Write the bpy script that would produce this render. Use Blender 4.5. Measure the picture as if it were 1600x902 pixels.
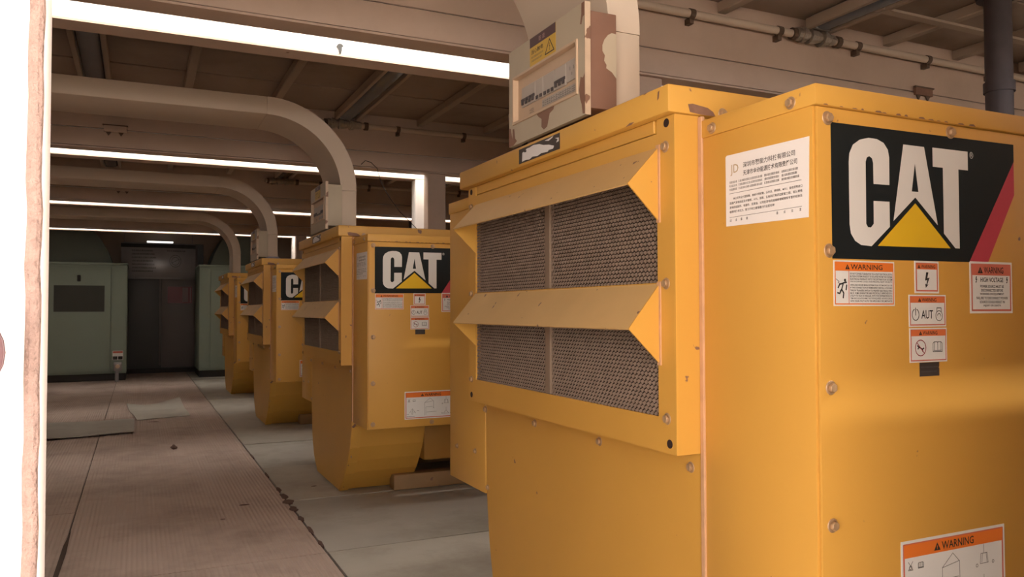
import bpy, bmesh, math, random
from mathutils import Vector, Matrix
from mathutils.geometry import tessellate_polygon

for o in list(bpy.data.objects):
    bpy.data.objects.remove(o, do_unlink=True)
S = bpy.context.scene
COL = S.collection
rnd = random.Random(7)

# ------------------------------------------------------------------ camera
F_PX, YAW, PIT, ROL = 1237.5, math.radians(25.25), math.radians(1.572), math.radians(-0.146)
cam = bpy.data.cameras.new('camera')
cam.sensor_fit = 'HORIZONTAL'
cam.sensor_width = 36.0
cam.lens = F_PX / 1600.0 * 36.0
cam.clip_start = 0.02
co = bpy.data.objects.new('camera', cam)
COL.objects.link(co)
fw = Vector((math.sin(YAW) * math.cos(PIT), math.cos(YAW) * math.cos(PIT), math.sin(PIT)))
r0 = Vector((math.cos(YAW), -math.sin(YAW), 0))
u0 = r0.cross(fw)
rr = r0 * math.cos(ROL) + u0 * math.sin(ROL)
uu = -r0 * math.sin(ROL) + u0 * math.cos(ROL)
co.matrix_world = Matrix(((rr.x, uu.x, -fw.x, 0), (rr.y, uu.y, -fw.y, 0), (rr.z, uu.z, -fw.z, 1.0), (0, 0, 0, 1)))
S.camera = co

# ------------------------------------------------------------------ world, sun, exposure
W = bpy.data.worlds.new('hazy_sky')
W.use_nodes = True
W.node_tree.nodes['Background'].inputs[0].default_value = (1.0, 0.92, 0.85, 1)
W.node_tree.nodes['Background'].inputs[1].default_value = 8.3
S.world = W
sl = bpy.data.lights.new('sun', 'SUN')
sl.energy = 22.0
sl.angle = math.radians(1.5)
sl.color = (1.0, 0.93, 0.85)
so = bpy.data.objects.new('sun', sl)
COL.objects.link(so)
SUN = Vector((1.0, -0.446, 1.0)).normalized()
so.rotation_euler = SUN.to_track_quat('Z', 'Y').to_euler()
so.location = (4, -3, 6)
S.view_settings.view_transform = 'Standard'
S.view_settings.look = 'None'
S.view_settings.exposure = 0.14
S.view_settings.gamma = 1.0
S.view_settings.use_curve_mapping = False

# ------------------------------------------------------------------ materials
def nm(name):
    m = bpy.data.materials.new(name)
    m.use_nodes = True
    return m, m.node_tree.nodes, m.node_tree.links, m.node_tree.nodes['Principled BSDF']

def mat(name, col, rough=0.5, metal=0.0, var=0.12, scale=6.0, bump=0.0, bscale=60.0, chip=None, chip_t=0.72, chip_s=25.0, spec=0.5, emit=None):
    m, N, L, b = nm(name)
    b.inputs['Roughness'].default_value = rough
    b.inputs['Metallic'].default_value = metal
    b.inputs['Specular IOR Level'].default_value = spec
    tc = N.new('ShaderNodeTexCoord')
    nz = N.new('ShaderNodeTexNoise')
    nz.inputs['Scale'].default_value = scale
    nz.inputs['Detail'].default_value = 6
    L.new(tc.outputs['Object'], nz.inputs['Vector'])
    mx = N.new('ShaderNodeMix')
    mx.data_type = 'RGBA'
    lo = tuple(c * (1 - var) for c in col)
    hi = tuple(min(1, c * (1 + var)) for c in col)
    mx.inputs[6].default_value = (*lo, 1)
    mx.inputs[7].default_value = (*hi, 1)
    L.new(nz.outputs['Fac'], mx.inputs[0])
    out = mx.outputs[2]
    if chip:
        n2 = N.new('ShaderNodeTexNoise')
        n2.inputs['Scale'].default_value = chip_s
        n2.inputs['Detail'].default_value = 3
        L.new(tc.outputs['Object'], n2.inputs['Vector'])
        rp = N.new('ShaderNodeValToRGB')
        rp.color_ramp.elements[0].position = chip_t
        rp.color_ramp.elements[1].position = chip_t + 0.02
        L.new(n2.outputs['Fac'], rp.inputs['Fac'])
        m2 = N.new('ShaderNodeMix')
        m2.data_type = 'RGBA'
        L.new(rp.outputs['Color'], m2.inputs[0])
        L.new(out, m2.inputs[6])
        m2.inputs[7].default_value = (*chip, 1)
        out = m2.outputs[2]
    L.new(out, b.inputs['Base Color'])
    if bump:
        n3 = N.new('ShaderNodeTexNoise')
        n3.inputs['Scale'].default_value = bscale
        n3.inputs['Detail'].default_value = 4
        L.new(tc.outputs['Object'], n3.inputs['Vector'])
        bp = N.new('ShaderNodeBump')
        bp.inputs['Strength'].default_value = bump
        bp.inputs['Distance'].default_value = 0.004
        L.new(n3.outputs['Fac'], bp.inputs['Height'])
        L.new(bp.outputs['Normal'], b.inputs['Normal'])
    if emit:
        b.inputs['Emission Color'].default_value = (*emit[:3], 1)
        b.inputs['Emission Strength'].default_value = emit[3]
    return m

def grime(m, col, scale=2.2, t0=0.48, t1=0.72, amount=0.55):
    """walked-in dirt patches mixed over the floor colour"""
    N, L = m.node_tree.nodes, m.node_tree.links
    b = N['Principled BSDF']
    src = b.inputs['Base Color'].links[0].from_socket
    tc = N.new('ShaderNodeTexCoord')
    nz = N.new('ShaderNodeTexNoise')
    nz.inputs['Scale'].default_value = scale
    nz.inputs['Detail'].default_value = 9
    nz.inputs['Roughness'].default_value = 0.65
    L.new(tc.outputs['Object'], nz.inputs['Vector'])
    rp = N.new('ShaderNodeValToRGB')
    rp.color_ramp.elements[0].position = t0
    rp.color_ramp.elements[1].position = t1
    rp.color_ramp.elements[1].color = (amount, amount, amount, 1)
    L.new(nz.outputs['Fac'], rp.inputs['Fac'])
    mx = N.new('ShaderNodeMix')
    mx.data_type = 'RGBA'
    L.new(rp.outputs['Color'], mx.inputs[0])
    L.new(src, mx.inputs[6])
    mx.inputs[7].default_value = (*col, 1)
    L.new(mx.outputs[2], b.inputs['Base Color'])

def ribbed(name, col, period, var=0.12):
    m = mat(name, col, 0.75, var=var, scale=3.5)
    N, L = m.node_tree.nodes, m.node_tree.links
    b = N['Principled BSDF']
    tc = N.new('ShaderNodeTexCoord')
    wv = N.new('ShaderNodeTexWave')
    wv.wave_type = 'BANDS'
    wv.bands_direction = 'X'
    wv.inputs['Scale'].default_value = 2 * math.pi / (20 * period)
    wv.inputs['Distortion'].default_value = 0.0
    L.new(tc.outputs['Object'], wv.inputs['Vector'])
    bp = N.new('ShaderNodeBump')
    bp.inputs['Strength'].default_value = 0.8
    bp.inputs['Distance'].default_value = 0.003
    L.new(wv.outputs['Fac'], bp.inputs['Height'])
    L.new(bp.outputs['Normal'], b.inputs['Normal'])
    return m

RUST = (0.22, 0.115, 0.075)
M = {}
M['yellow'] = mat('yellow_paint', (0.64, 0.338, 0.062), 0.45, var=0.08, scale=3.0, bump=0.02, bscale=220, chip=RUST, chip_t=0.745, chip_s=30)
M['yellow_lid'] = mat('yellow_lid_paint', (0.65, 0.352, 0.068), 0.47, var=0.08, scale=4.0, bump=0.02, bscale=220, chip=RUST, chip_t=0.69, chip_s=24)
M['hood'] = mat('dusty_yellow_hood_paint', (0.66, 0.42, 0.17), 0.6, var=0.12, scale=8.0, bump=0.03, chip=RUST, chip_t=0.70, chip_s=40)
M['edge'] = mat('worn_edge_primer', (0.58, 0.33, 0.18), 0.6, var=0.25, scale=30)
M['rust'] = mat('bare_rusty_primer', RUST, 0.75, var=0.3, scale=60)
M['screen'] = mat('dusty_expanded_metal', (0.30, 0.215, 0.165), 0.55, 0.25, var=0.25, scale=40)
M['screen_back'] = mat('dark_screen_backing', (0.045, 0.03, 0.025), 0.9)
M['divider'] = mat('brown_divider_bar', (0.24, 0.165, 0.115), 0.6, var=0.15)
M['bolt'] = mat('rusty_bolt_steel', (0.46, 0.30, 0.17), 0.45, 0.35, var=0.4, scale=90)
M['hole'] = mat('dark_hole', (0.03, 0.012, 0.008), 0.9)
M['black'] = mat('decal_black', (0.012, 0.016, 0.018), 0.38, var=0.2, scale=5, spec=0.2)
M['white'] = mat('decal_white', (0.74, 0.72, 0.70), 0.4, var=0.04)
M['tri'] = mat('decal_yellow', (0.80, 0.50, 0.02), 0.4, var=0.05)
M['red'] = mat('decal_red', (0.50, 0.05, 0.08), 0.4, var=0.08)
M['label'] = mat('label_white', (0.76, 0.75, 0.73), 0.4, var=0.05)
M['orange'] = mat('label_orange', (0.82, 0.20, 0.03), 0.42, var=0.06)
M['orange2'] = mat('label_red_orange', (0.72, 0.18, 0.06), 0.42, var=0.06)
M['salmon'] = mat('label_red_border', (0.62, 0.16, 0.11), 0.45, var=0.06)
M['ink'] = mat('black_ink', (0.02, 0.018, 0.018), 0.5)
M['greyink'] = mat('grey_ink', (0.10, 0.09, 0.09), 0.5)
M['redink'] = mat('dark_red_ink', (0.35, 0.04, 0.06), 0.5)
M['paper'] = mat('white_paper', (0.82, 0.78, 0.77), 0.55, var=0.03)
M['gold'] = mat('gold_print', (0.46, 0.33, 0.18), 0.5)
M['metal_label'] = mat('dark_metal_label', (0.07, 0.055, 0.05), 0.45, 0.3)
M['duct'] = mat('cream_duct_paint', (0.62, 0.50, 0.39), 0.6, var=0.07, scale=3, bump=0.02, bscale=40, chip=(0.42, 0.30, 0.21), chip_t=0.78, chip_s=18)
M['beam'] = mat('beige_beam_paint', (0.56, 0.415, 0.325), 0.6, var=0.12, scale=3.5, bump=0.04, bscale=25, chip=(0.25, 0.14, 0.09), chip_t=0.77, chip_s=16)
M['beam_out'] = mat('white_outer_beam_paint', (0.84, 0.80, 0.76), 0.6, var=0.06, scale=10, bump=0.03, chip=(0.55, 0.42, 0.34), chip_t=0.78, chip_s=20)
M['ceil'] = mat('ceiling_panel_paint', (0.36, 0.27, 0.21), 0.7, var=0.14, scale=3, bump=0.03, bscale=20)
M['bow'] = mat('roof_bow_paint', (0.44, 0.34, 0.26), 0.65, var=0.12)
M['wall'] = mat('beige_wall_paint', (0.45, 0.35, 0.27), 0.7, var=0.1)
M['pipe'] = mat('cream_conduit_paint', (0.58, 0.46, 0.36), 0.5, var=0.1)
M['clamp'] = mat('dark_clamp_steel', (0.13, 0.085, 0.06), 0.6, 0.2)
M['foil'] = mat('crinkled_foil_tape', (0.42, 0.36, 0.30), 0.35, 0.6, var=0.4, scale=80, bump=0.6, bscale=90)
M['stack'] = mat('dark_exhaust_steel', (0.075, 0.058, 0.062), 0.6, 0.2, var=0.3, scale=15, bump=0.1)
M['fix'] = mat('grey_lamp_housing', (0.30, 0.28, 0.27), 0.4, 0.4)
M['tube'] = mat('unlit_glass_tube_cover', (0.13, 0.14, 0.16), 0.25, 0.0)
M['boxpaint'] = mat('pale_green_grey_box_paint', (0.50, 0.42, 0.31), 0.55, var=0.08, scale=12, bump=0.02)
M['boxprimer'] = mat('brown_primer', (0.24, 0.125, 0.085), 0.6, var=0.15, scale=18, bump=0.03)
M['boxedge'] = mat('worn_cream_edge', (0.56, 0.42, 0.30), 0.55, var=0.25, scale=35, chip=RUST, chip_t=0.62, chip_s=22)
M['plastic'] = mat('aged_cream_plastic', (0.58, 0.42, 0.29), 0.5, var=0.08)
M['breaker'] = mat('breaker_grey_plastic', (0.46, 0.40, 0.35), 0.5, var=0.1)
M['lever'] = mat('dark_lever_plastic', (0.06, 0.045, 0.045), 0.45)
M['ysign'] = mat('yellow_sign_film', (0.66, 0.42, 0.07), 0.5, var=0.08)
M['psign'] = mat('purple_brown_sign_strip', (0.10, 0.055, 0.06), 0.5)
M['runner'] = ribbed('ribbed_brown_floor', (0.44, 0.335, 0.275), 0.0165)
M['sheet'] = mat('grey_green_floor_sheet', (0.39, 0.355, 0.295), 0.7, var=0.18, scale=5, bump=0.05, bscale=30)
M['sheet2'] = mat('grey_floor_sheet', (0.38, 0.35, 0.30), 0.7, var=0.18, scale=4, bump=0.05, bscale=30)
M['subfloor'] = mat('dark_subfloor', (0.055, 0.032, 0.022), 0.9, var=0.3)
M['ground'] = mat('pale_concrete_ground', (0.50, 0.45, 0.39), 0.9, var=0.12, scale=2, bump=0.05)
M['green'] = mat('grey_green_cabinet_paint', (0.28, 0.345, 0.28), 0.55, var=0.08, scale=2)
M['dgreen'] = mat('dark_green_hood_paint', (0.12, 0.145, 0.12), 0.6, var=0.1)
M['grille'] = mat('dark_grille', (0.065, 0.07, 0.06), 0.6)
M['door'] = mat('dark_grey_door_paint', (0.11, 0.105, 0.10), 0.45, var=0.15, scale=2)
M['door2'] = mat('brown_grey_door_paint', (0.21, 0.175, 0.16), 0.45, var=0.15, scale=2)
M['board'] = mat('glossy_grey_notice_board', (0.36, 0.33, 0.33), 0.22, var=0.12)
M['redsign'] = mat('dark_red_door_sign', (0.26, 0.05, 0.06), 0.4)
M['pinksign'] = mat('faded_pink_print', (0.34, 0.22, 0.21), 0.5)
M['kick'] = mat('black_plinth', (0.03, 0.028, 0.026), 0.7)
M['doorwhite'] = mat('white_door_enamel', (0.86, 0.82, 0.79), 0.4, var=0.03, scale=12)
M['gasket'] = mat('pale_pink_rubber_gasket', (0.26, 0.175, 0.15), 0.8, var=0.35, scale=120, bump=1.0, bscale=260)
M['knob'] = mat('mauve_brown_plastic', (0.16, 0.09, 0.10), 0.5)
M['engine'] = mat('dark_ochre_engine_paint', (0.42, 0.20, 0.035), 0.5, var=0.15)
M['rubber'] = mat('black_cable_rubber', (0.02, 0.018, 0.016), 0.6)
M['stone'] = mat('brown_clod', (0.11, 0.06, 0.045), 0.9, var=0.3, scale=60)
M['skid'] = mat('brown_skid_paint', (0.34, 0.20, 0.09), 0.65, var=0.2, scale=10, chip=RUST, chip_t=0.68, chip_s=20)
M['band'] = mat('blue_grey_band', (0.26, 0.24, 0.29), 0.5)

grime(M['runner'], (0.17, 0.105, 0.075))
grime(M['sheet'], (0.20, 0.15, 0.10), 3.0)
grime(M['sheet2'], (0.19, 0.165, 0.11), 2.6)
grime(M['beam'], (0.36, 0.235, 0.17), 1.7, 0.5, 0.8, 0.5)
grime(M['ceil'], (0.20, 0.135, 0.10), 2.0, 0.48, 0.75, 0.6)

# ------------------------------------------------------------------ mesh helpers
class MB:
    def __init__(s, base=(0, 0, 0)):
        s.v, s.f, s.b = [], [], Vector(base)
    def add(s, vs, fs):
        n = len(s.v)
        s.v += [Vector(v) - s.b for v in vs]
        s.f += [tuple(n + i for i in f) for f in fs]
        return s
    def box(s, x0, x1, y0, y1, z0, z1):
        return s.add([(x0, y0, z0), (x1, y0, z0), (x1, y1, z0), (x0, y1, z0), (x0, y0, z1), (x1, y0, z1), (x1, y1, z1), (x0, y1, z1)],
                     [(0, 3, 2, 1), (4, 5, 6, 7), (0, 1, 5, 4), (1, 2, 6, 5), (2, 3, 7, 6), (3, 0, 4, 7)])
    def prism(s, pts, axis, a, b):
        n = len(pts)
        def P(p, t):
            return (t, p[0], p[1]) if axis == 0 else ((p[0], t, p[1]) if axis == 1 else (p[0], p[1], t))
        vs = [P(p, a) for p in pts] + [P(p, b) for p in pts]
        tri = tessellate_polygon([[Vector((p[0], p[1], 0)) for p in pts]])
        fs = [tuple(t) for t in tri] + [tuple(n + i for i in reversed(t)) for t in tri]
        fs += [(i, (i + 1) % n, n + (i + 1) % n, n + i) for i in range(n)]
        return s.add(vs, fs)
    def cyl(s, p0, p1, r0, r1=None, n=16, cap=True):
        p0, p1 = Vector(p0), Vector(p1)
        r1 = r0 if r1 is None else r1
        d = (p1 - p0).normalized()
        a = d.orthogonal().normalized()
        b = d.cross(a)
        vs = []
        for p, r in ((p0, r0), (p1, r1)):
            vs += [p + (a * math.cos(2 * math.pi * i / n) + b * math.sin(2 * math.pi * i / n)) * r for i in range(n)]
        fs = [(i, (i + 1) % n, n + (i + 1) % n, n + i) for i in range(n)]
        if cap:
            fs += [tuple(reversed(range(n))), tuple(range(n, 2 * n))]
        return s.add(vs, fs)
    def tube(s, pts, r, n=8):
        pts = [Vector(p) for p in pts]
        vs, fs = [], []
        for k, p in enumerate(pts):
            d = (pts[min(k + 1, len(pts) - 1)] - pts[max(k - 1, 0)]).normalized()
            ref = Vector((0, 1, 0)) if abs(d.y) < 0.9 else Vector((1, 0, 0))
            a = d.cross(ref).normalized()
            b = d.cross(a)
            vs += [p + (a * math.cos(2 * math.pi * i / n) + b * math.sin(2 * math.pi * i / n)) * r for i in range(n)]
        for k in range(len(pts) - 1):
            fs += [(k * n + i, k * n + (i + 1) % n, (k + 1) * n + (i + 1) % n, (k + 1) * n + i) for i in range(n)]
        fs += [tuple(reversed(range(n))), tuple(range((len(pts) - 1) * n, len(pts) * n))]
        return s.add(vs, fs)
    def build(s, name, m, parent=None, bevel=0.0, seg=2, smooth=False):
        me = bpy.data.meshes.new(name)
        me.from_pydata([tuple(v) for v in s.v], [], s.f)
        bm = bmesh.new()
        bm.from_mesh(me)
        bmesh.ops.recalc_face_normals(bm, faces=bm.faces) if not getattr(s, 'flat', False) else None
        if bevel:
            es = [e for e in bm.edges if len(e.link_faces) == 2 and e.calc_face_angle(0) > 0.6]
            bmesh.ops.bevel(bm, geom=es, offset=bevel, segments=seg, affect='EDGES', profile=0.5)
        bm.to_mesh(me)
        bm.free()
        if bevel or smooth:
            me.polygons.foreach_set('use_smooth', [True] * len(me.polygons))
            me.set_sharp_from_angle(angle=math.radians(35))
        me.materials.append(M[m])
        o = bpy.data.objects.new(name, me)
        COL.objects.link(o)
        if parent:
            o.parent = parent
        return o

def tag(o, label=None, cat=None, group=None, kind=None):
    if label: o['label'] = label
    if cat: o['category'] = cat
    if group: o['group'] = group
    if kind: o['kind'] = kind
    return o

def empty(name, loc):
    o = bpy.data.objects.new(name, None)
    o.empty_display_size = 0.1
    COL.objects.link(o)
    o.location = loc
    return o

def kids(o):
    return [c for c in COL.objects if c.parent == o]

def copy_tree(o, parent=None, offset=None):
    ch = kids(o)
    c = o.copy()
    COL.objects.link(c)
    c.parent = parent
    if offset is not None:
        c.location = o.location + Vector(offset)
    for k in ch:
        copy_tree(k, c)
    return c

class Plane:
    """A flat face in the world: print, plates and strokes are laid on it in metres (u to the right, v up)."""
    def __init__(s, o, U, V, base):
        s.o, s.U, s.V, s.base = Vector(o), Vector(U), Vector(V), Vector(base)
        s.N = s.U.cross(s.V)
    def p(s, u, v, d=0.0):
        return s.o + s.U * u + s.V * v + s.N * d
    def mb(s):
        m = MB(s.base)
        m.flat = True
        return m
    def plate(s, name, m, parent, pts, d0, d1):
        k = MB(s.base)
        n = len(pts)
        vs = [s.p(*q, d0) for q in pts] + [s.p(*q, d1) for q in pts]
        tri = tessellate_polygon([[Vector((q[0], q[1], 0)) for q in pts]])
        fs = [tuple(t) for t in tri] + [tuple(n + i for i in t) for t in tri]
        fs += [(i, (i + 1) % n, n + (i + 1) % n, n + i) for i in range(n)]
        return k.add(vs, fs).build(name, m, parent)
    def rect(s, name, m, parent, u0, u1, v0, v1, d0, d1):
        return s.plate(name, m, parent, [(u0, v0), (u1, v0), (u1, v1), (u0, v1)], d0, d1)
    def flat(s, name, m, parent, loops, d):
        """loops: list of polygons, each a list of rings (outer, holes...)"""
        k = s.mb()
        for rings in loops:
            fl = [q for r in rings for q in r]
            tri = tessellate_polygon([[Vector((q[0], q[1], 0)) for q in r] for r in rings])
            fs = []
            for t in tri:
                a, b, c = (fl[i] for i in t)
                ar = (b[0] - a[0]) * (c[1] - a[1]) - (b[1] - a[1]) * (c[0] - a[0])
                fs.append(tuple(t) if ar > 0 else tuple(reversed(t)))
            k.add([s.p(*q, d) for q in fl], fs)
        return k.build(name, m, parent)
    def strokes(s, name, m, parent, lines, w, d):
        k = s.mb()
        for ln in lines:
            ww = w
            for a, b in zip(ln[:-1], ln[1:]):
                a2, b2 = Vector(a), Vector(b)
                t = b2 - a2
                if t.length < 1e-7: continue
                t.normalize()
                nn = Vector((-t.y, t.x)) * ww / 2
                a2 -= t * ww * 0.3
                b2 += t * ww * 0.3
                k.add([s.p(*(a2 - nn), d), s.p(*(b2 - nn), d), s.p(*(b2 + nn), d), s.p(*(a2 + nn), d)], [(0, 1, 2, 3)])
        return k.build(name, m, parent)
    def text(s, name, m, parent, body, u0, u1, v0, v1, d, bold=0.0):
        k = s.mb()
        for (vs, fs, bb) in [text_mesh(body, bold)]:
            x0, x1, y0, y1 = bb
            sx, sy = (u1 - u0) / max(1e-6, x1 - x0), (v1 - v0) / max(1e-6, y1 - y0)
            k.add([s.p(u0 + (x - x0) * sx, v0 + (y - y0) * sy, d) for x, y in vs], fs)
        return k.build(name, m, parent)
    def text_lines(s, name, m, parent, rows, d, bold=0.0):
        """rows: (body,u0,u1,v0,v1) joined into one print"""
        k = s.mb()
        for body, u0, u1, v0, v1 in rows:
            vs, fs, (x0, x1, y0, y1) = text_mesh(body, bold)
            sx, sy = (u1 - u0) / max(1e-6, x1 - x0), (v1 - v0) / max(1e-6, y1 - y0)
            k.add([s.p(u0 + (x - x0) * sx, v0 + (y - y0) * sy, d) for x, y in vs], fs)
        return k.build(name, m, parent)

_tc = {}
def text_mesh(body, bold=0.0):
    key = (body, bold)
    if key in _tc: return _tc[key]
    c = bpy.data.curves.new('print', 'FONT')
    c.body = body
    c.resolution_u = 2
    c.offset = bold
    c.fill_mode = 'FRONT'
    o = bpy.data.objects.new('print', c)
    COL.objects.link(o)
    dg = bpy.context.evaluated_depsgraph_get()
    dg.update()
    ev = o.evaluated_get(dg)
    me = ev.to_mesh()
    vs = [(v.co.x, v.co.y) for v in me.vertices]
    fs = []
    for p in me.polygons:
        t = tuple(p.vertices)
        a, b, q = (vs[i] for i in t[:3])
        ar = sum(vs[t[i]][0] * vs[t[(i + 1) % len(t)]][1] - vs[t[(i + 1) % len(t)]][0] * vs[t[i]][1] for i in range(len(t)))
        fs.append(t if ar > 0 else tuple(reversed(t)))
    ev.to_mesh_clear()
    bpy.data.objects.remove(o)
    bpy.data.curves.remove(c)
    xs, ys = [v[0] for v in vs], [v[1] for v in vs]
    _tc[key] = (vs, fs, (min(xs), max(xs), min(ys), max(ys)))
    return _tc[key]

def glyph_marks(u0, u1, v0, v1, n, rng, fill=0.8):
    """n little blurred characters, as short strokes (the photograph does not resolve them)"""
    out = []
    w = (u1 - u0) / n
    for i in range(n):
        a, b = u0 + i * w + w * (1 - fill) / 2, u0 + (i + 1) * w - w * (1 - fill) / 2
        k = rng.randint(2, 3)
        for j in range(k):
            v = v0 + (v1 - v0) * (j + 0.2) / (k - 0.4 + 0.2)
            out.append([(a, min(v, v1)), (b, min(v, v1))])
        x = a + (b - a) * rng.choice((0.2, 0.5, 0.8))
        out.append([(x, v0), (x, v1)])
    return out

def circle(u, v, ru, rv=None, n=20, a0=0.0, a1=2 * math.pi):
    rv = ru if rv is None else rv
    return [(u + ru * math.cos(a0 + (a1 - a0) * i / n), v + rv * math.sin(a0 + (a1 - a0) * i / n)) for i in range(n + 1)]

# ------------------------------------------------------------------ the setting
FZ = 0.125            # floor level of the joined container modules
P = 2.485             # module pitch along the row
ZR, ZC, ZT = 1.932, 2.29, 2.34
XL, XR = -2.2, 6.0
YE = 12.55            # far end wall
YI, YO = 2.60, 2.69   # far rail of module one, inner and outer face
GAP = 0.18
def yb(k): return P * (k - 1)

tag(MB().box(-30, 30, -30, 0.30, -0.4, -0.05).build('floor', 'ground'), 'pale concrete yard in front of the containers', kind='structure')
fl = tag(MB().box(XL, XR, 0.30, YE, -0.05, FZ - 0.012).build('floor', 'subfloor'), 'floor of the joined container modules', kind='structure')
# loose floor coverings laid side by side, each its own piece
ys = [0.32, 2.05, 2.91, 3.76, 4.61, 5.46, 6.25, 7.3, 8.4, 9.6, 10.9, YE - 0.02]
for i, (a, b) in enumerate(zip(ys[:-1], ys[1:])):
    t = (i * 37 % 5) * 0.0006
    sk = 0.006 * (-1) ** i
    k = MB().prism([(0.632, a + 0.004), (1.9, a + 0.004 + sk), (1.9, b - 0.004), (0.632, b - 0.004)], 2, FZ - 0.012, FZ - t)
    k.build('floor_sheet', 'sheet' if i % 2 else 'sheet2', fl)
for a, b in ((0.32, 3.6), (3.606, 7.2), (7.206, YE - 0.02)):
    MB().box(1.91, XR - 0.01, a, b, FZ - 0.012, FZ - 0.001).build('floor_sheet', 'sheet2', fl)
yr = [0.32, 2.90, 6.22, 8.9, YE - 0.02]
for i, (a, b) in enumerate(zip(yr[:-1], yr[1:])):
    MB().box(-0.236, 0.622, a + 0.003, b - 0.003, FZ - 0.012, FZ - 0.0005 * i).build('floor_runner', 'runner', fl)
for a, b in ((0.32, 3.95), (3.956, 6.2), (6.206, 9.0), (9.006, YE - 0.02)):
    MB().box(XL + 0.01, -0.242, a, b, FZ - 0.012, FZ - 0.002).build('floor_runner', 'runner', fl)

def rail(y_in, y_out, name, label):
    """top side rail of a module: board above, channel with a lip below; y_in faces the room"""
    sgn = 1 if y_out > y_in else -1
    r = MB().box(XL, XR, min(y_in + sgn * 0.014, y_out), max(y_in + sgn * 0.014, y_out), ZR + 0.008, ZT).build(name, 'beam_out')
    tag(r, label, kind='structure')
    a, b = sorted((y_in, y_in + sgn * 0.013))
    MB().box(XL, XR, a, b, ZR + 0.118, ZC + 0.01).build('rail_board', 'beam', r, 0.002, 1)
    a, b = sorted((y_in - sgn * 0.006, y_in + sgn * 0.013))
    MB().box(XL, XR, a, b, ZR + 0.012, ZR + 0.112).build('rail_channel', 'beam', r, 0.004, 2)
    a, b = sorted((y_in - sgn * 0.012, y_out - sgn * 0.0))
    MB().box(XL, XR, a, b, ZR, ZR + 0.0075).build('rail_lip', 'beam', r)
    return r

n = 0
for k in range(0, 5):
    if k >= 1:
        n += 1
        rail(YI + yb(k), YO + yb(k), 'trim_%d' % n, 'far top side rail of container module %d from the opening' % k)
    n += 1
    y0 = YO + GAP + yb(k)
    rail(y0 + 0.09, y0, 'trim_%d' % n, 'near top side rail of container module %d from the opening' % (k + 1))

# posts: a pair at each gap
for k in range(1, 5):
    n += 1
    tag(MB().box(1.77, 1.90, YI + yb(k) + 0.004, YO + yb(k), FZ, ZR).build('trim_%d' % n, 'beam', None, 0.006), 'steel post under the far rail of module %d' % k, kind='structure')
    n += 1
    tag(MB().box(1.77, 1.93, YO + GAP + yb(k), YO + GAP + 0.09 + yb(k), FZ, ZR).build('trim_%d' % n, 'beam_out', None, 0.006), 'steel post under the near rail of module %d' % (k + 1), kind='structure')

BOWS = [0.24 + 0.49 * i for i in range(-5, 12)]
for k in range(1, 6):
    ya = YO + GAP + yb(k - 1) + 0.09
    ye = YI + yb(k) if k < 5 else YE
    c = tag(MB().box(XL, XR, ya - 0.09, ye + 0.09 if k < 5 else YE + 0.1, ZC + 0.012, ZT - 0.004).build('ceiling', 'ceil'), 'roof of container module %d from the opening' % k, kind='structure')
    m = 4
    for i in range(m):
        a, b = ya + (ye - ya) * i / m, ya + (ye - ya) * (i + 1) / m
        MB().box(XL, XR, a + 0.005, b - 0.005, ZC - 0.004 * (i % 2), ZC + 0.012).build('ceiling_panel', 'ceil', c)
    for i, x in enumerate(BOWS):
        if (i - 4) % 3 == 0 and k < 5: continue      # these places carry lamps
        MB().box(x - 0.022, x + 0.022, ya, ye, ZC - 0.05, ZC - 0.005).build('roof_bow', 'bow', c, 0.004, 1)
    yc = ya + (ye - ya) * 0.845
    if k < 5:
        MB().box(2.72, XR, yc - 0.02, yc + 0.02, ZC - 0.062, ZC - 0.051).build('cross_strap', 'bow', c)

tag(MB().box(XL - 0.08, XL, 0.3, YE, -0.05, ZT).build('wall_left', 'wall'), 'end wall behind the white door', kind='structure')
tag(MB().box(XR, XR + 0.08, 0.3, YE, -0.05, ZT).build('wall_right', 'wall'), 'far right end wall', kind='structure')
tag(MB().box(XL, XR, YE, YE + 0.08, -0.05, ZT).build('wall_back', 'wall'), 'back wall behind the green cabinets', kind='structure')
# partition added out of view, darkens the nearest panel towards the right
tag(MB().box(0.625, XR, 0.30, 0.36, -0.05, 1.75).build('wall_front', 'beam_out'), 'white half-height partition right of the opening', kind='structure')
tag(MB().box(XL, -0.95, 0.50, 0.56, -0.05, ZT).build('wall_front', 'beam_out'), 'white side wall left of the opening', kind='structure')

# unseen roof on posts, added over the camera to hold back overhead sky
tag(MB().box(-4.5, XR, -2.2, 0.20, ZC, ZT).build('ceiling', 'ceil'), 'roof over the entrance in front of the opening', kind='structure')
for x_ in (-4.4, 5.9):
    n += 1
    tag(MB().box(x_ - 0.06, x_ + 0.06, -2.2, -2.08, -0.05, ZC).build('trim_%d' % n, 'beam_out', None, 0.006), 'corner post of the entrance roof, %s end' % ('left' if x_ < 0 else 'right'), kind='structure')

# the open white door leaf whose edge is in view
d1 = tag(empty('door_1', (-0.5, 0.56, FZ)), 'white steel door leaf with pale rubber gasket at the left edge', kind='structure')
db = d1.location
MB(db).box(-0.95, -0.0605, 0.555, 0.60, FZ, 2.25).build('door_leaf', 'doorwhite', d1, 0.003)
MB(db).box(-0.0600, -0.0532, 0.560, 0.598, FZ, 2.25).build('edge_strip', 'doorwhite', d1, 0.002)
gk = MB(db)
pts = []
for i in range(121):
    z = FZ + 0.02 + (2.2 - FZ) * i / 120
    w = 0.0006 * math.sin(i * 1.7) + 0.0005 * rnd.uniform(-1, 1)
    pts.append((-0.0575 + w * 0.6, 0.5545 + w, z))
gk.tube(pts, 0.0042, 10).build('gasket', 'gasket', d1, smooth=True)
kb = MB(db)
kb.cyl((-0.0935, 0.556, 0.977), (-0.0935, 0.535, 0.977), 0.006, n=12)
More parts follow.
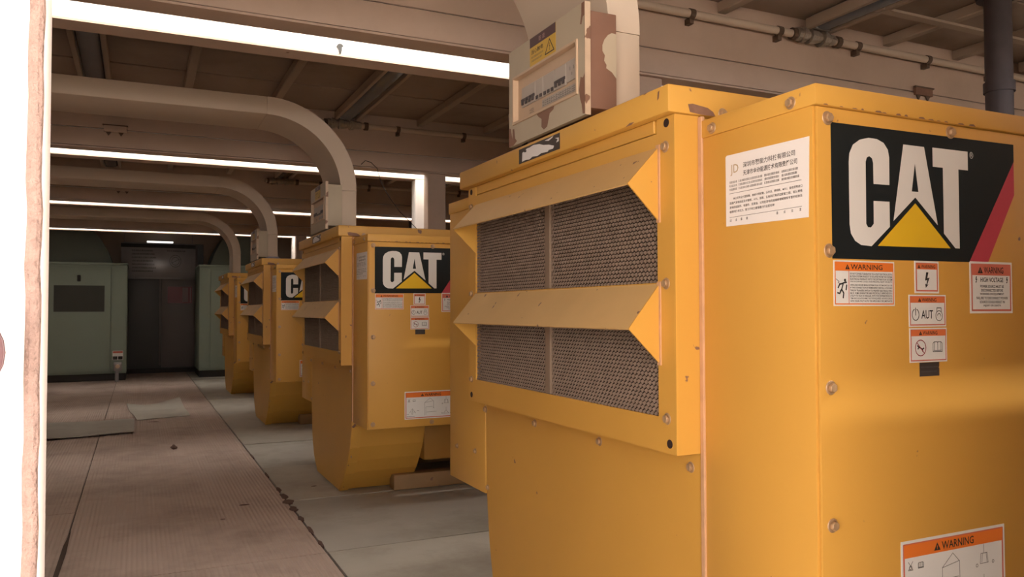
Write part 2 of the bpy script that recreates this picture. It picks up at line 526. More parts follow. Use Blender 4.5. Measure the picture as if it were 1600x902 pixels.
kb.cyl((-0.0935, 0.5355, 0.977), (-0.0935, 0.520, 0.977), 0.024, 0.027, n=24)
kb.cyl((-0.0935, 0.520, 0.977), (-0.0935, 0.512, 0.977), 0.027, 0.018, n=24)
kb.build('door_knob', 'knob', d1, 0.002)

# ------------------------------------------------------------------ generator set
GB = Vector((1.6, 1.6, FZ))
XP, XF = 0.889, 0.836         # lower panel plane, louvre frame plane
YC = 0.848                    # control panel plane
gen = empty('generator_set', GB)

def part(name, m, bevel=0.003, seg=2):
    pass

g = MB(GB).box(XP + 0.002, 1.75, 1.122, 2.064, 0.72, 1.36).build('housing', 'yellow', gen, 0.003)
lid = MB(GB).box(0.82, 1.78, 1.108, 2.088, 1.341, 1.391).build('housing_lid', 'yellow_lid', gen, 0.005)
# louvre frame as one folded steel face with two openings
k = MB(GB)
k.box(XF, XP, 1.112, 1.164, 0.750, 1.340)
k.box(XF, XP, 2.005, 2.056, 0.750, 1.340)
k.box(XF, XP, 1.164, 2.005, 0.750, 0.811)
k.box(XF, XP, 1.164, 2.005, 1.030, 1.048)
k.box(XF, XP, 1.164, 2.005, 1.288, 1.3145)
fr = k.build('louver_frame', 'yellow', gen)
MB(GB).box(XF - 0.0003, XP, 1.172, 2.0, 1.3165, 1.3405).build('top_strip', 'yellow', fr, 0.0015, 1)
MB(GB).box(XF - 0.0008, XF + 0.002, 1.1115, 1.1165, 0.752, 1.339).build('edge_fold', 'yellow_lid', fr)
# screens
def screen(y0, y1, z0, z1):
    k = MB(GB)
    dz, per, amp = 0.0078, 0.0120, 0.0030
    rows = int((z1 - z0) / dz)
    nn = int((y1 - y0) / (per / 2))
    for r in range(rows + 1):
        z = z0 + r * dz
        vs, fs = [], []
        for i in range(nn + 1):
            y = y0 + (y1 - y0) * i / nn
            s_ = amp if (i + r) % 2 else -amp
            vs += [(0.8385, y, z + s_ - 0.0015), (0.8445, y, z + s_ + 0.0017)]
        for i in range(nn):
            fs.append((2 * i, 2 * i + 2, 2 * i + 3, 2 * i + 1))
        k.add(vs, fs)
    o = k.build('expanded_metal_screen', 'screen', gen)
    o['kind'] = 'stuff'
    return o
for (a, b) in ((1.164, 1.572), (1.598, 2.005)):
    for (z0, z1) in ((0.813, 1.028), (1.050, 1.286)):
        screen(a, b, z0, z1)
MB(GB).box(0.850, 0.886, 1.164, 2.005, 0.812, 1.287).build('screen_backing', 'screen_back', gen)
for (z0, z1) in ((0.811, 1.030), (1.048, 1.288)):
    MB(GB).box(0.8355, 0.848, 1.572, 1.598, z0, z1).build('divider_bar', 'divider', gen, 0.002, 1)
# hoods with triangular cheeks
for (zb, zl, zc) in ((1.290, 1.221, 1.157), (1.046, 0.967, 0.904)):
    xl = 0.770
    k = MB(GB)
    t = 0.0022
    k.add([(XF, 1.162, zb), (XF, 2.008, zb), (xl, 2.008, zl), (xl, 1.162, zl), (XF, 1.162, zb - t * 1.4), (XF, 2.008, zb - t * 1.4), (xl + t, 2.008, zl - t), (xl + t, 1.162, zl - t)],
          [(0, 1, 2, 3), (7, 6, 5, 4), (0, 4, 5, 1), (1, 5, 6, 2), (2, 6, 7, 3), (3, 7, 4, 0)])
    h = k.build('rain_hood', 'hood', gen)
    for y in (1.160, 2.008):
        MB(GB).prism([(XF, zb), (xl, zl), (XF, zc)], 1, y - 0.0015, y + 0.0015).build('cheek', 'yellow', h)
    MB(GB).box(XF - 0.0025, XF, 1.154, 1.164, zc - 0.002, zb + 0.004).build('cheek_flange', 'edge', h)
# lower end panel and round-bottomed tub
out = [(1.112, 0.748), (1.112, 0.56), (1.126, 0.47), (1.165, 0.366), (1.210, 0.295), (1.262, 0.232), (1.320, 0.180), (1.384, FZ + 0.004),
       (1.886, FZ + 0.004), (1.930, 0.160), (1.980, 0.205), (2.014, 0.266), (2.036, 0.36), (2.052, 0.48), (2.056, 0.748)]
MB(GB).prism(out, 0, XP + 0.004, 1.245).build('tub', 'yellow', gen)
MB(GB).prism(out, 0, XP, XP + 0.0035).build('end_panel', 'yellow', gen)
def inset(pts, d):
    cy, cz = 1.59, 0.6
    return [(y + (d if y < cy else -d), max(z, FZ + 0.004)) for y, z in pts]
fl_pts = out[1:8]
k = MB(GB)
for a, b in zip(fl_pts[:-1], fl_pts[1:]):
    t = Vector((b[0] - a[0], b[1] - a[1])).normalized()
    nn = Vector((t.y, -t.x))
    if nn.x > 0: nn = -nn
    q = [a, b, (b[0] + nn.x * 0.007, b[1] + nn.y * 0.007), (a[0] + nn.x * 0.007, a[1] + nn.y * 0.007)]
    k.prism(q, 0, XP + 0.001, XP + 0.045)
k.build('tub_flange', 'yellow_lid', gen)
# near control box with its lid and panel
cb = MB(GB).box(XP, 1.47, YC + 0.006, 1.110, 0.489, 1.300).build('control_box', 'yellow', gen, 0.002)
MB(GB).box(XP - 0.003, 1.474, YC - 0.004, 1.112, 1.2985, 1.3300).build('control_box_lid', 'yellow_lid', gen, 0.0025)
MB(GB).box(XP + 0.0035, 1.468, YC, YC + 0.006, 0.491, 1.2975).build('control_panel', 'yellow', gen, 0.0015)
MB(GB).box(XP - 0.004, XP + 0.004, 1.1012, 1.1115, 0.495, 1.338).build('seam_strip', 'edge', gen, 0.001, 1)
# far box
MB(GB).box(XP, 1.47, 2.066, 2.345, 0.483, 1.305).build('side_box', 'yellow', gen, 0.003)
MB(GB).box(XP - 0.003, 1.474, 2.090, 2.350, 1.303, 1.338).build('side_box_lid', 'yellow_lid', gen, 0.003)
# bolts
def bolt_mesh(axis):
    k = MB()
    d = Vector((-1, 0, 0)) if axis == 0 else Vector((0, -1, 0))
    k.cyl((0, 0, 0), d * 0.0018, 0.0105, n=16)
    k.cyl(d * 0.0018, d * 0.0075, 0.0072, n=6)
    o = k.build('bolt', 'bolt', None, 0.0008, 1)
    me = o.data
    bpy.data.objects.remove(o)
    return me
bmx, bmy = bolt_mesh(0), bolt_mesh(1)
def bolt(me, x, y, z, s=1.0):
    o = bpy.data.objects.new('bolt', me)
    COL.objects.link(o)
    o.parent = gen
    o.location = Vector((x, y, z)) - GB
    o.rotation_euler = (rnd.uniform(0, 1), 0, 0) if me is bmx else (0, rnd.uniform(0, 1), 0)
    o.scale = (s, s, s)
for z in (1.287, 1.046, 0.81):
    bolt(bmx, XF, 1.138, z)
    bolt(bmx, XF, 2.034, z, 0.9)
for y in (1.142, 1.45, 1.753, 2.06):
    bolt(bmx, XP, y, 0.721, 0.95)
for y, z in ((2.279, 0.585), (2.136, 0.592)):
    bolt(bmx, XP, y, z, 0.8)
bolt(bmx, XP, 2.045, 0.505, 0.8)
for y in (1.073, 0.892):
    bolt(bmx, XP - 0.003, y, 1.311, 0.95)
for z in (1.281, 1.086, 0.886, 0.687, 0.512):
    bolt(bmy, 0.912, YC, z)
for x in (1.182, 1.44):
    bolt(bmy, x, YC, 1.285)
for x in (1.178, 1.44):
    bolt(bmy, x, YC, 0.508)
bolt(bmy, 0.938, 1.108, 1.349, 0.95)
bolt(bmx, XP + 0.001, 1.128, 0.33, 0.6)
for y, z in ((1.135, 1.3285), (1.132, 0.767), (2.036, 1.3285), (2.036, 0.767)):
    MB(GB).cyl((XF - 0.0006, y, z), (XF + 0.004, y, z), 0.0078, n=20).build('bolt_hole', 'hole', gen)
# worn spots on the lid
pl = Plane((0, 1.108, 0), (1, 0, 0), (0, 0, 1), GB)
pl.flat('worn_spot', 'rust', gen, [[[(0.862, 1.358), (0.872, 1.360), (0.905, 1.356), (0.917, 1.350), (0.922, 1.3425), (0.890, 1.3425), (0.866, 1.345)]]], 0.0004)
pl2 = Plane((0.82, 0, 0), (0, -1, 0), (0, 0, 1), GB)
pl2.flat('worn_spot', 'rust', gen, [[[(-1.137, 1.3815), (-1.132, 1.3835), (-1.134, 1.370), (-1.139, 1.367)]], [[(-1.24, 1.3415), (-1.22, 1.3415), (-1.21, 1.345), (-1.225, 1.346)]]], 0.0004)
plc = Plane((0, YC - 0.004, 0), (1, 0, 0), (0, 0, 1), GB)
ws = []
for i in range(14):
    x = 0.905 + i * 0.024 + rnd.uniform(-0.006, 0.006)
    w, h = rnd.uniform(0.006, 0.018), rnd.uniform(0.0012, 0.0035)
    ws.append([[(x, 1.2992), (x + w, 1.2992), (x + w * 0.7, 1.2992 + h), (x + w * 0.2, 1.2992 + h * 0.8)]])
plc.flat('worn_spot', 'rust', gen, ws, 0.0004)

# --- big CAT decal
F_ = Plane((0, YC, 0), (1, 0, 0), (0, 0, 1), GB)
dec = F_.plate('logo_decal', 'black', gen, [(0.919, 1.0745), (1.2235, 1.0765), (1.3425, 1.2500), (1.3425, 1.2790), (0.919, 1.2760)], 0.0, 0.0006)
dec['label'] = 'black emblem decal with white letters, yellow triangle and red slash'
F_.flat('red_slash', 'red', dec, [[[(1.2235, 1.0765), (1.2710, 1.0770), (1.3425, 1.1930), (1.3425, 1.2500)]]], 0.0003)
Cc = [(1.0398, 1.1905), (1.0402, 1.2329), (1.0376, 1.2445), (1.0287, 1.2544), (1.014, 1.2591), (0.9962, 1.2594), (0.9777, 1.2550), (0.9632, 1.2461), (0.9557, 1.2329), (0.9541, 1.2197), (0.9541, 1.17), (0.9541, 1.1266), (0.9567, 1.1127), (0.9651, 1.1022), (0.9775, 1.0964), (0.9994, 1.0952), (1.0395, 1.1262), (1.0395, 1.1648), (1.0050, 1.1640), (1.0046, 1.1294), (0.9987, 1.1235), (0.9925, 1.1236), (0.9887, 1.1287), (0.9895, 1.2226), (0.9920, 1.229), (0.9972, 1.2317), (1.0030, 1.2287), (1.0052, 1.2222), (1.0055, 1.1900)]
F_.flat('letter_c', 'white', dec, [[Cc]], 0.0009)
F_.flat('letter_a', 'white', dec, [[[(1.0719, 1.2560), (1.0475, 1.1355), (1.0972, 1.1747), (1.1485, 1.1330), (1.1192, 1.2560)], [(1.0975, 1.2277), (1.1045, 1.1838), (1.0894, 1.1836)]]], 0.0009)
F_.flat('letter_t', 'white', dec, [[[(1.1386, 1.2568), (1.2235, 1.2572), (1.2235, 1.2263), (1.2000, 1.2263), (1.2000, 1.0979), (1.1895, 1.0980), (1.1625, 1.1208), (1.1625, 1.2263), (1.1386, 1.2262)]]], 0.0009)
F_.flat('yellow_triangle', 'tri', dec, [[[(1.0127, 1.0962), (1.1779, 1.0975), (1.097, 1.1655)]]], 0.0009)
F_.strokes('registered_mark', 'white', dec, [circle(1.2325, 1.2520, 0.0042, 0.0050, 16), [(1.231, 1.2495), (1.231, 1.2545), (1.2335, 1.2545), (1.2340, 1.2530), (1.2335, 1.2520), (1.231, 1.2520)], [(1.2325, 1.2520), (1.2342, 1.2495)]], 0.0009, 0.0009)

# --- warning labels
def warn_label(u0, u1, v0, v1, hd, border='orange', bw=0.003, tw=0.55, head='orange'):
    lb = F_.rect('warning_label', 'label', gen, u0, u1, v0, v1, 0.0, 0.0005)
    a, b, c, d = u0 + bw, u1 - bw, v0 + bw, v1 - bw
    F_.strokes('label_border', border, lb, [[(a, c), (b, c), (b, d), (a, d), (a, c)]], bw * 0.6, 0.0007)
    F_.flat('label_header', head, lb, [[[(a, d - hd), (b, d - hd), (b, d), (a, d)]]], 0.0008)
    cu, h = (u0 + u1) / 2, hd * 0.62
    w = (u1 - u0) * tw
    z0 = d - hd + hd * 0.19
    F_.text('warning_text', 'ink', lb, 'WARNING', cu - w / 2 + h * 0.75, cu + w / 2 + h * 0.35, z0, z0 + h, 0.0010, 0.012)
    x = cu - w / 2
    F_.flat('alert_triangle', 'ink', lb, [[[(x - h * 0.7, z0), (x + h * 0.5, z0), (x - h * 0.1, z0 + h)], [(x - 0.14 * h, z0 + 0.12 * h), (x - 0.06 * h, z0 + 0.12 * h), (x - 0.03 * h, z0 + 0.6 * h), (x - 0.17 * h, z0 + 0.6 * h)]]], 0.0010)
    return lb, a, b, c, d - hd
def bolt_icon(name, m, lb, u, v, h, d=0.0010):
    w = h * 0.42
    q = [(0.3, 1.0), (0.62, 1.0), (0.45, 0.62), (0.78, 0.66), (0.42, 0.20), (0.62, 0.22), (0.22, 0.0), (0.14, 0.28), (0.30, 0.22), (0.44, 0.50), (0.14, 0.46)]
    F_.flat(name, m, lb, [[[(u + (a - 0.45) * w * 1.6, v + b * h) for a, b in q]]], d)
def book(name, lb, u, v, w, h, lw=0.0009):
    F_.strokes(name, 'ink', lb, [[(u, v), (u + w, v), (u + w, v + h * 0.85), (u + w * 0.85, v + h), (u + w * 0.55, v + h), (u + w / 2, v + h * 0.9), (u + w * 0.45, v + h), (u + w * 0.15, v + h), (u, v + h * 0.85), (u, v)], [(u + w / 2, v + h * 0.12), (u + w / 2, v + h * 0.9)], [(u + w * 0.08, v + h * 0.13), (u + w * 0.92, v + h * 0.13)], [(u + w * 0.15, v + h * 0.13), (u + w * 0.15, v + h)], [(u + w * 0.85, v + h * 0.13), (u + w * 0.85, v + h)]], lw, 0.0010)
# 1: feedback warning
lb, a, b, c, t = warn_label(0.9205, 1.0480, 1.0050, 1.0725, 0.0125)
F_.strokes('label_divider', 'salmon', lb, [[(0.9510, c), (0.9510, t)]], 0.0012, 0.0009)
txt = ['DO NOT CONNECT GENERATOR TO A UTILITY ELECTRICAL DISTRI-', 'BUTION SYSTEM UNLESS IT IS ISOLATED FROM THE SYSTEM.', 'ELECTRICAL FEEDBACK INTO THE DISTRIBUTION SYSTEM', 'CAN OCCUR AND COULD CAUSE PERSONAL INJURY OR DEATH.', '',
       'OPEN AND SECURE MAIN DISTRIBUTION SYSTEM SWITCH, OR', 'IF THE CONNECTION IS PERMANENT, INSTALL A DOUBLE', 'THROW TRANSFER SWITCH TO PREVENT ELECTRICAL FEED-', 'BACK. SOME GENERATORS ARE SPECIFICALLY APPROVED BY A', 'UTILITY TO RUN IN PARALLEL WITH THE DISTRIBUTION SYS-', 'TEM AND ISOLATION MAY NOT BE REQUIRED. ALWAYS CHECK', 'WITH YOUR UTILITY AS TO THE APPLICABLE CIRCUMSTANCES.']
rows, v = [], t - 0.0042
for s_ in txt:
    if s_:
        rows.append((s_, 0.9535, 1.0425, v - 0.0012, v + 0.0016)); v -= 0.00395
    else:
        v -= 0.0012
F_.text_lines('label_text', 'ink', lb, rows, 0.0010, 0.010)
fig = [[(0.9395, 1.0390), (0.9360, 1.0295), (0.9330, 1.0265)], [(0.9395, 1.0390), (0.9460, 1.0400)], [(0.9390, 1.0385), (0.9320, 1.0370), (0.9290, 1.0320)], [(0.9362, 1.0295), (0.9400, 1.0240), (0.9390, 1.0170)], [(0.9362, 1.0295), (0.9320, 1.0235), (0.9275, 1.0245)], [(0.9450, 1.0290), (0.9462, 1.0360)]]
F_.strokes('falling_figure', 'ink', lb, fig, 0.0023, 0.0010)
F_.flat('figure_head', 'ink', lb, [[circle(0.9430, 1.0430, 0.0021, 0.0024, 14)[:-1]]], 0.0010)
F_.strokes('spark', 'ink', lb, [[(0.9245, 1.0450), (0.9310, 1.0410), (0.9290, 1.0392), (0.9345, 1.0375)]], 0.0008, 0.0010)
# 2: small shock warning
lb, a, b, c, t = warn_label(1.0930, 1.1490, 1.0250, 1.0755, 0.0090, 'salmon', 0.004, 0.62, 'orange2')
bolt_icon('shock_bolt', 'ink', lb, 1.1215, 1.0335, 0.0245)
# 3: automatic start
lb, a, b, c, t = warn_label(1.0790, 1.1645, 0.9725, 1.0225, 0.0095, 'salmon', 0.003, 0.42, 'orange2')
F_.strokes('power_symbol', 'ink', lb, [circle(1.0935, 0.9915, 0.0078, 0.0088, 24, math.radians(110), math.radians(430)), [(1.0935, 0.9905), (1.0935, 1.0020)]], 0.0013, 0.0010)
F_.text('auto_text', 'ink', lb, 'AUT', 1.1065, 1.1335, 0.9850, 0.9985, 0.0010, 0.008)
F_.strokes('engine_symbol', 'ink', lb, [circle(1.1475, 0.9895, 0.0078, 0.0080, 24), [(1.1425, 0.9962), (1.1425, 1.0020), (1.1525, 1.0020), (1.1525, 0.9962)], circle(1.1475, 0.9885, 0.0042, 0.0045, 12, 0, 2.8)], 0.0010, 0.0010)
# 4: read the manual
lb, a, b, c, t = warn_label(1.0795, 1.1655, 0.9170, 0.9705, 0.0095, 'salmon', 0.003, 0.42, 'orange2')
F_.strokes('prohibition_ring', 'redink', lb, [circle(1.1035, 0.9395, 0.0120, 0.0122, 28), [(1.0950, 0.9480), (1.1120, 0.9310)]], 0.0014, 0.0011)
F_.strokes('wrench_icon', 'ink', lb, [[(1.0965, 0.9430), (1.1000, 0.9410), (1.1075, 0.9375), (1.1110, 0.9390)], [(1.0975, 0.9380), (1.1000, 0.9410)], [(1.1075, 0.9375), (1.1085, 0.9340)]], 0.0022, 0.0010)
book('manual_icon', lb, 1.1320, 0.9330, 0.0215, 0.0155)
# 5: high voltage
lb, a, b, c, t = warn_label(1.2235, 1.3320, 0.9930, 1.0780, 0.0175, 'salmon', 0.005, 0.50, 'salmon')
rows = [('HIGH VOLTAGE', 1.2500, 1.3080, 1.0445, 1.0520)]
v = 1.0370
for s_, w in (('POWER SOURCE MUST BE', 0.060), ('DISCONNECTED BEFORE', 0.056), ('WORKING ON EQUIPMENT.', 0.062), ('FAILURE TO DISCONNECT POWER', 0.080), ('SOURCE COULD RESULT IN', 0.064), ('INJURY OR DEATH.', 0.045)):
    rows.append((s_, 1.2790 - w / 2, 1.2790 + w / 2, v - 0.0018, v + 0.0024)); v -= 0.0064
F_.text_lines('label_text', 'ink', lb, rows, 0.0010, 0.008)
bolt_icon('shock_bolt', 'ink', lb, 1.2395, 1.0425, 0.0110)
bolt_icon('shock_bolt', 'ink', lb, 1.3180, 1.0425, 0.0110)
# small dark plate under label 4
ml = F_.plate('metal_nameplate', 'metal_label', gen, [(1.1015, 0.8950), (1.1465, 0.8950), (1.1465, 0.9070), (1.1450, 0.9080), (1.1465, 0.9100), (1.1465, 0.9165), (1.1015, 0.9165)], 0.0, 0.0005)
F_.strokes('plate_print', 'greyink', ml, glyph_marks(1.104, 1.143, 0.9085, 0.9105, 14, rnd) + glyph_marks(1.104, 1.141, 0.9015, 0.9035, 12, rnd), 0.0005, 0.0007)
# 6: lifting instructions
lb, a, b, c, t = warn_label(1.0530, 1.2990, 0.5240, 0.6450, 0.0200, 'salmon', 0.006, 0.33)
L6 = [[(1.068, 0.613), (1.078, 0.600)], [(1.078, 0.613), (1.068, 0.600)], circle(1.073, 0.604, 0.003, n=8), [(1.068, 0.600), (1.078, 0.600)],
      [(1.145, 0.594), (1.170, 0.614), (1.185, 0.600), (1.145, 0.594)], [(1.145, 0.594), (1.145, 0.538)], [(1.186, 0.600), (1.186, 0.572)], [(1.150, 0.575), (1.183, 0.576)], [(1.150, 0.575), (1.150, 0.540)], [(1.153, 0.552), (1.20, 0.553)], circle(1.186, 0.570, 0.002, n=8),
      [(1.245, 0.618), (1.245, 0.604)], [(1.236, 0.588), (1.238, 0.604), (1.253, 0.604), (1.256, 0.588), (1.236, 0.588)], [(1.240, 0.590), (1.242, 0.604)], [(1.251, 0.604), (1.253, 0.588)], circle(1.228, 0.586, 0.0025, n=8), circle(1.268, 0.588, 0.0025, n=8),
      [(1.245, 0.570), (1.245, 0.556)], [(1.232, 0.542), (1.245, 0.556), (1.258, 0.542), (1.232, 0.542)], circle(1.226, 0.544, 0.0025, n=8), circle(1.266, 0.544, 0.0025, n=8),
      [(1.075, 0.552), (1.088, 0.570), (1.104, 0.550)], [(1.080, 0.556), (1.099, 0.555)], [(1.088, 0.570), (1.089, 0.556)], circle(1.088, 0.548, 0.003, n=8)]
F_.strokes('lifting_diagram', 'greyink', lb, L6, 0.0009, 0.0010)
F_.strokes('diagram_print', 'greyink', lb, glyph_marks(1.063, 1.072, 0.5455, 0.5475, 4, rnd) + glyph_marks(1.063, 1.100, 0.5350, 0.5372, 9, rnd) + glyph_marks(1.109, 1.118, 0.5600, 0.5622, 4, rnd), 0.0006, 0.0010)['kind'] = 'stuff'
book('manual_icon', lb, 1.0900, 0.6010, 0.0120, 0.0085, 0.0007)

# --- white paper notice on the side of the control box
Q = Plane((XP, 0, 0), (0, -1, 0), (0, 0, 1), GB)
pa = Q.plate('paper_notice', 'paper', gen, [(-1.0425, 1.1390), (-0.8625, 1.1355), (-0.8595, 1.2545), (-1.0400, 1.2575), (-1.0425, 1.2550)], 0.0002, 0.0008)
def nu(x): return -1.0425 + (x - 130) / (1540 - 130) * 0.181   # across the notice
Q.text('notice_title', 'greyink', pa, '深圳市聚能力科技有限公司', -1.0000, -0.8870, 1.2310, 1.2400, 0.0012, 0.012)
Q.text('notice_title', 'greyink', pa, '天津市金动能源技术有限责任公司', -1.0000, -0.8830, 1.2180, 1.2268, 0.0012, 0.014)
Q.text('notice_logo', 'gold', pa, 'JD', -1.0300, -1.0110, 1.2215, 1.2400, 0.0012)
for v in (1.2095, 1.2035, 1.1975):
    Q.strokes('notice_print', 'greyink', pa, glyph_marks(-1.0330, -1.0150, v, v + 0.0034, 6, rnd) + glyph_marks(-1.0110, -0.9560, v, v + 0.0034, 17, rnd) + glyph_marks(-0.9520, -0.9200, v, v + 0.0034, 12, rnd) + glyph_marks(-0.9150, -0.8780 + rnd.uniform(-.006, 0), v, v + 0.0034, 13, rnd), 0.0005, 0.0012)
Q.strokes('notice_rule', 'greyink', pa, [[(-1.0330, 1.1925), (-0.8750, 1.1925)], [(-1.0330, 1.1530), (-0.8750, 1.1530)]], 0.0006, 0.0012)
body = [('本公司专业代理销售、维修卡特彼勒、沃尔沃、康明斯、MTU、道依茨等进口', -1.0240, -0.8735), ('及国产发电机组及并联柜、ATS、油泵、各色科技等周边配套工程、租赁零售', -1.0330, -0.8735), ('发电机组配件、电器件、润滑油、公司在发电机组维修领域拥有丰富的经验及', -1.0330, -0.8735), ('雄厚的技术实力、致力于树立最强最力行业服务商!', -1.0330, -0.9300)]
Q.text_lines('notice_text', 'greyink', pa, [(s_, a, b, 1.1815 - i * 0.0072, 1.1815 - i * 0.0072 + 0.0042) for i, (s_, a, b) in enumerate(body)], 0.0012, 0.012)
Q.strokes('notice_print', 'greyink', pa, [s_ for x in (-1.033, -1.020, -1.007, -0.994) for s_ in glyph_marks(x, x + 0.0042, 1.1460, 1.1500, 1, rnd)] + [s_ for x in (-0.927, -0.912, -0.896, -0.880) for s_ in glyph_marks(x, x + 0.0042, 1.1468, 1.1508, 1, rnd)], 0.0007, 0.0012)

# --- torn sticker on the lid edge
T_ = Plane((0.82, 0, 0), (0, -1, 0), (0, 0, 1), GB)
st = T_.rect('torn_sticker', 'metal_label', gen, -1.697, -1.494, 1.3485, 1.3835, 0.0, 0.0004)
tr = [(-1.680, 1.3515), (-1.678, 1.3730), (-1.664, 1.3745), (-1.655, 1.3785), (-1.640, 1.3785), (-1.620, 1.3805), (-1.590, 1.3770), (-1.570, 1.3710), (-1.545, 1.3670), (-1.520, 1.3600), (-1.524, 1.3545), (-1.545, 1.3550), (-1.550, 1.3520), (-1.580, 1.3545), (-1.600, 1.3515), (-1.625, 1.3545), (-1.640, 1.3505), (-1.660, 1.3530)]
T_.flat('torn_paper', 'paper', st, [[tr], [[(-1.565, 1.3795), (-1.545, 1.3755), (-1.528, 1.3790), (-1.522, 1.3825), (-1.545, 1.3800)]], [[(-1.516, 1.3760), (-1.498, 1.3740), (-1.498, 1.3660), (-1.510, 1.3650), (-1.504, 1.3715)]]], 0.0006)
T_.flat('sticker_blot', 'ink', st, [[circle(-1.662, 1.3735, 0.0065, 0.0022, 12)[:-1]]], 0.0007)

# --- the rest of the set behind the end housing
MB(GB).box(1.13, 3.7, 1.258, 1.338, FZ, FZ + 0.075).build('skid_rail', 'skid', gen, 0.006)
MB(GB).box(1.27, 3.7, 1.86, 1.95, FZ, FZ + 0.075).build('skid_rail', 'skid', gen, 0.006)
MB(GB).prism([(1.30, 0.20), (1.90, 0.20), (2.0, 0.34), (2.0, 0.95), (1.80, 1.22), (1.40, 1.22), (1.20, 0.95), (1.20, 0.34)], 0, 1.76, 3.25).build('engine_body', 'engine', gen, 0.015)
MB(GB).box(1.262, 1.755, 1.20, 2.0, 0.27, 0.71).build('alternator_body', 'engine', gen, 0.01)
MB(GB).cyl((1.255, 1.25, 0.40), (1.50, 1.25, 0.215), 0.012, n=10).build('drain_pipe', 'pipe', gen)
rd = MB(GB).box(3.30, 3.55, 1.12, 2.08, 0.22, 1.30).build('radiator', 'engine', gen, 0.01)
for i in range(10):
    MB(GB).box(3.551, 3.558, 1.16, 2.04, 0.30 + i * 0.095, 0.35 + i * 0.095).build('radiator_fin', 'grille', rd)
st_ = MB(GB)
st_.cyl((3.087, 2.0, 0.9), (3.087, 2.0, 2.27), 0.049, n=24)
st_.cyl((3.087, 2.0, 1.86), (3.087, 2.0, 1.90), 0.056, n=24)
st_.cyl((3.087, 2.0, 2.235), (3.087, 2.0, 2.272), 0.075, 0.082, n=24)
st_.build('exhaust_stack', 'stack', gen, smooth=True)

tag(gen, 'nearest yellow generator housing, large CAT emblem, filling the right of the view', 'generator', 'yellow generator sets in a row')
gl = ['second yellow generator housing from the front, whole CAT emblem visible left of the nearest one',
      'third yellow generator housing, only the letters CA of its emblem showing',
      'farthest yellow generator housing, small and dark, beside the green cabinet']
for i in range(3):
    tag(copy_tree(gen, None, (0, P * (i + 1), 0)), gl[i])

# ------------------------------------------------------------------ rectangular ducts bending down onto each housing
def duct(k, label):
    D = Vector((0.945, 1.61 + yb(k), 1.391))
    o = tag(empty('air_duct', D), label, 'duct', 'cream ducts over the generators')
    pts = [(0.905, 1.391), (0.985, 1.391)]
    c = (0.55, 1.60)
    outer = [(c[0] + 0.435 * math.cos(a), c[1] + 0.43 * math.sin(a)) for a in [math.pi / 2 * i / 20 for i in range(21)]]
    inner = [(c[0] + 0.355 * math.cos(a), c[1] + 0.345 * math.sin(a)) for a in [math.pi / 2 * i / 20 for i in range(21)]]
    y0, y1 = 1.43 + yb(k), 1.79 + yb(k)
    # leg, bend and horizontal run, flanged together
    MB(D).box(0.905, 0.985, y0, y1, 1.391, 1.60).build('duct_leg', 'duct', o, 0.004)
    kk = MB(D)
    nn = 21
    vs = []
    for i in range(nn):
        for (p, y) in ((outer[i], y0), (outer[i], y1), (inner[i], y1), (inner[i], y0)):
            vs.append((p[0], y, p[1]))
    fs = []
    for i in range(nn - 1):
        for j in range(4):
            fs.append((4 * i + j, 4 * i + (j + 1) % 4, 4 * i + 4 + (j + 1) % 4, 4 * i + 4 + j))
    fs += [(0, 1, 2, 3), (4 * nn - 1, 4 * nn - 2, 4 * nn - 3, 4 * nn - 4)]
    kk.add(vs, fs).build('duct_bend', 'duct', o, smooth=True)
    MB(D).box(XL + 0.005, 0.55, y0, y1, 1.945, 2.03).build('duct_run', 'duct', o, 0.004)
    if k == 3:
        MB(D).box(0.893, 0.997, y0 - 0.01, y1 + 0.01, 1.395, 1.425).build('duct_band', 'band', o, 0.003)
    return o
for k, lb_ in ((1, 'cream duct leg rising behind the nearest breaker box'), (2, 'large cream duct arching down onto the second generator'),
              (3, 'cream duct arching down onto the third generator with a grey band at its foot'), (4, 'farthest and smallest cream duct arching down onto the last generator')):
    duct(k, lb_)

# ------------------------------------------------------------------ breaker boxes on the duct legs
BB = Vector((0.86, 1.575, 1.40))
bx = empty('breaker_box', BB)
MB(BB).box(0.834, 0.905, 1.400, 1.748, 1.418, 1.622).build('box_body', 'boxprimer', bx, 0.002)
k = MB(BB)
k.box(0.822, 0.834, 1.390, 1.757, 1.400, 1.4535).box(0.822, 0.834, 1.390, 1.757, 1.5600, 1.634)
k.box(0.822, 0.834, 1.390, 1.4235, 1.4535, 1.56).box(0.822, 0.834, 1.7270, 1.757, 1.4535, 1.56)
cv = k.build('box_cover', 'boxpaint', bx)
MB(BB).box(0.8215, 0.8345, 1.3885, 1.3905, 1.400, 1.634).build('cover_edge', 'boxedge', cv)
Bx = Plane((0.822, 0, 0), (0, -1, 0), (0, 0, 1), BB)
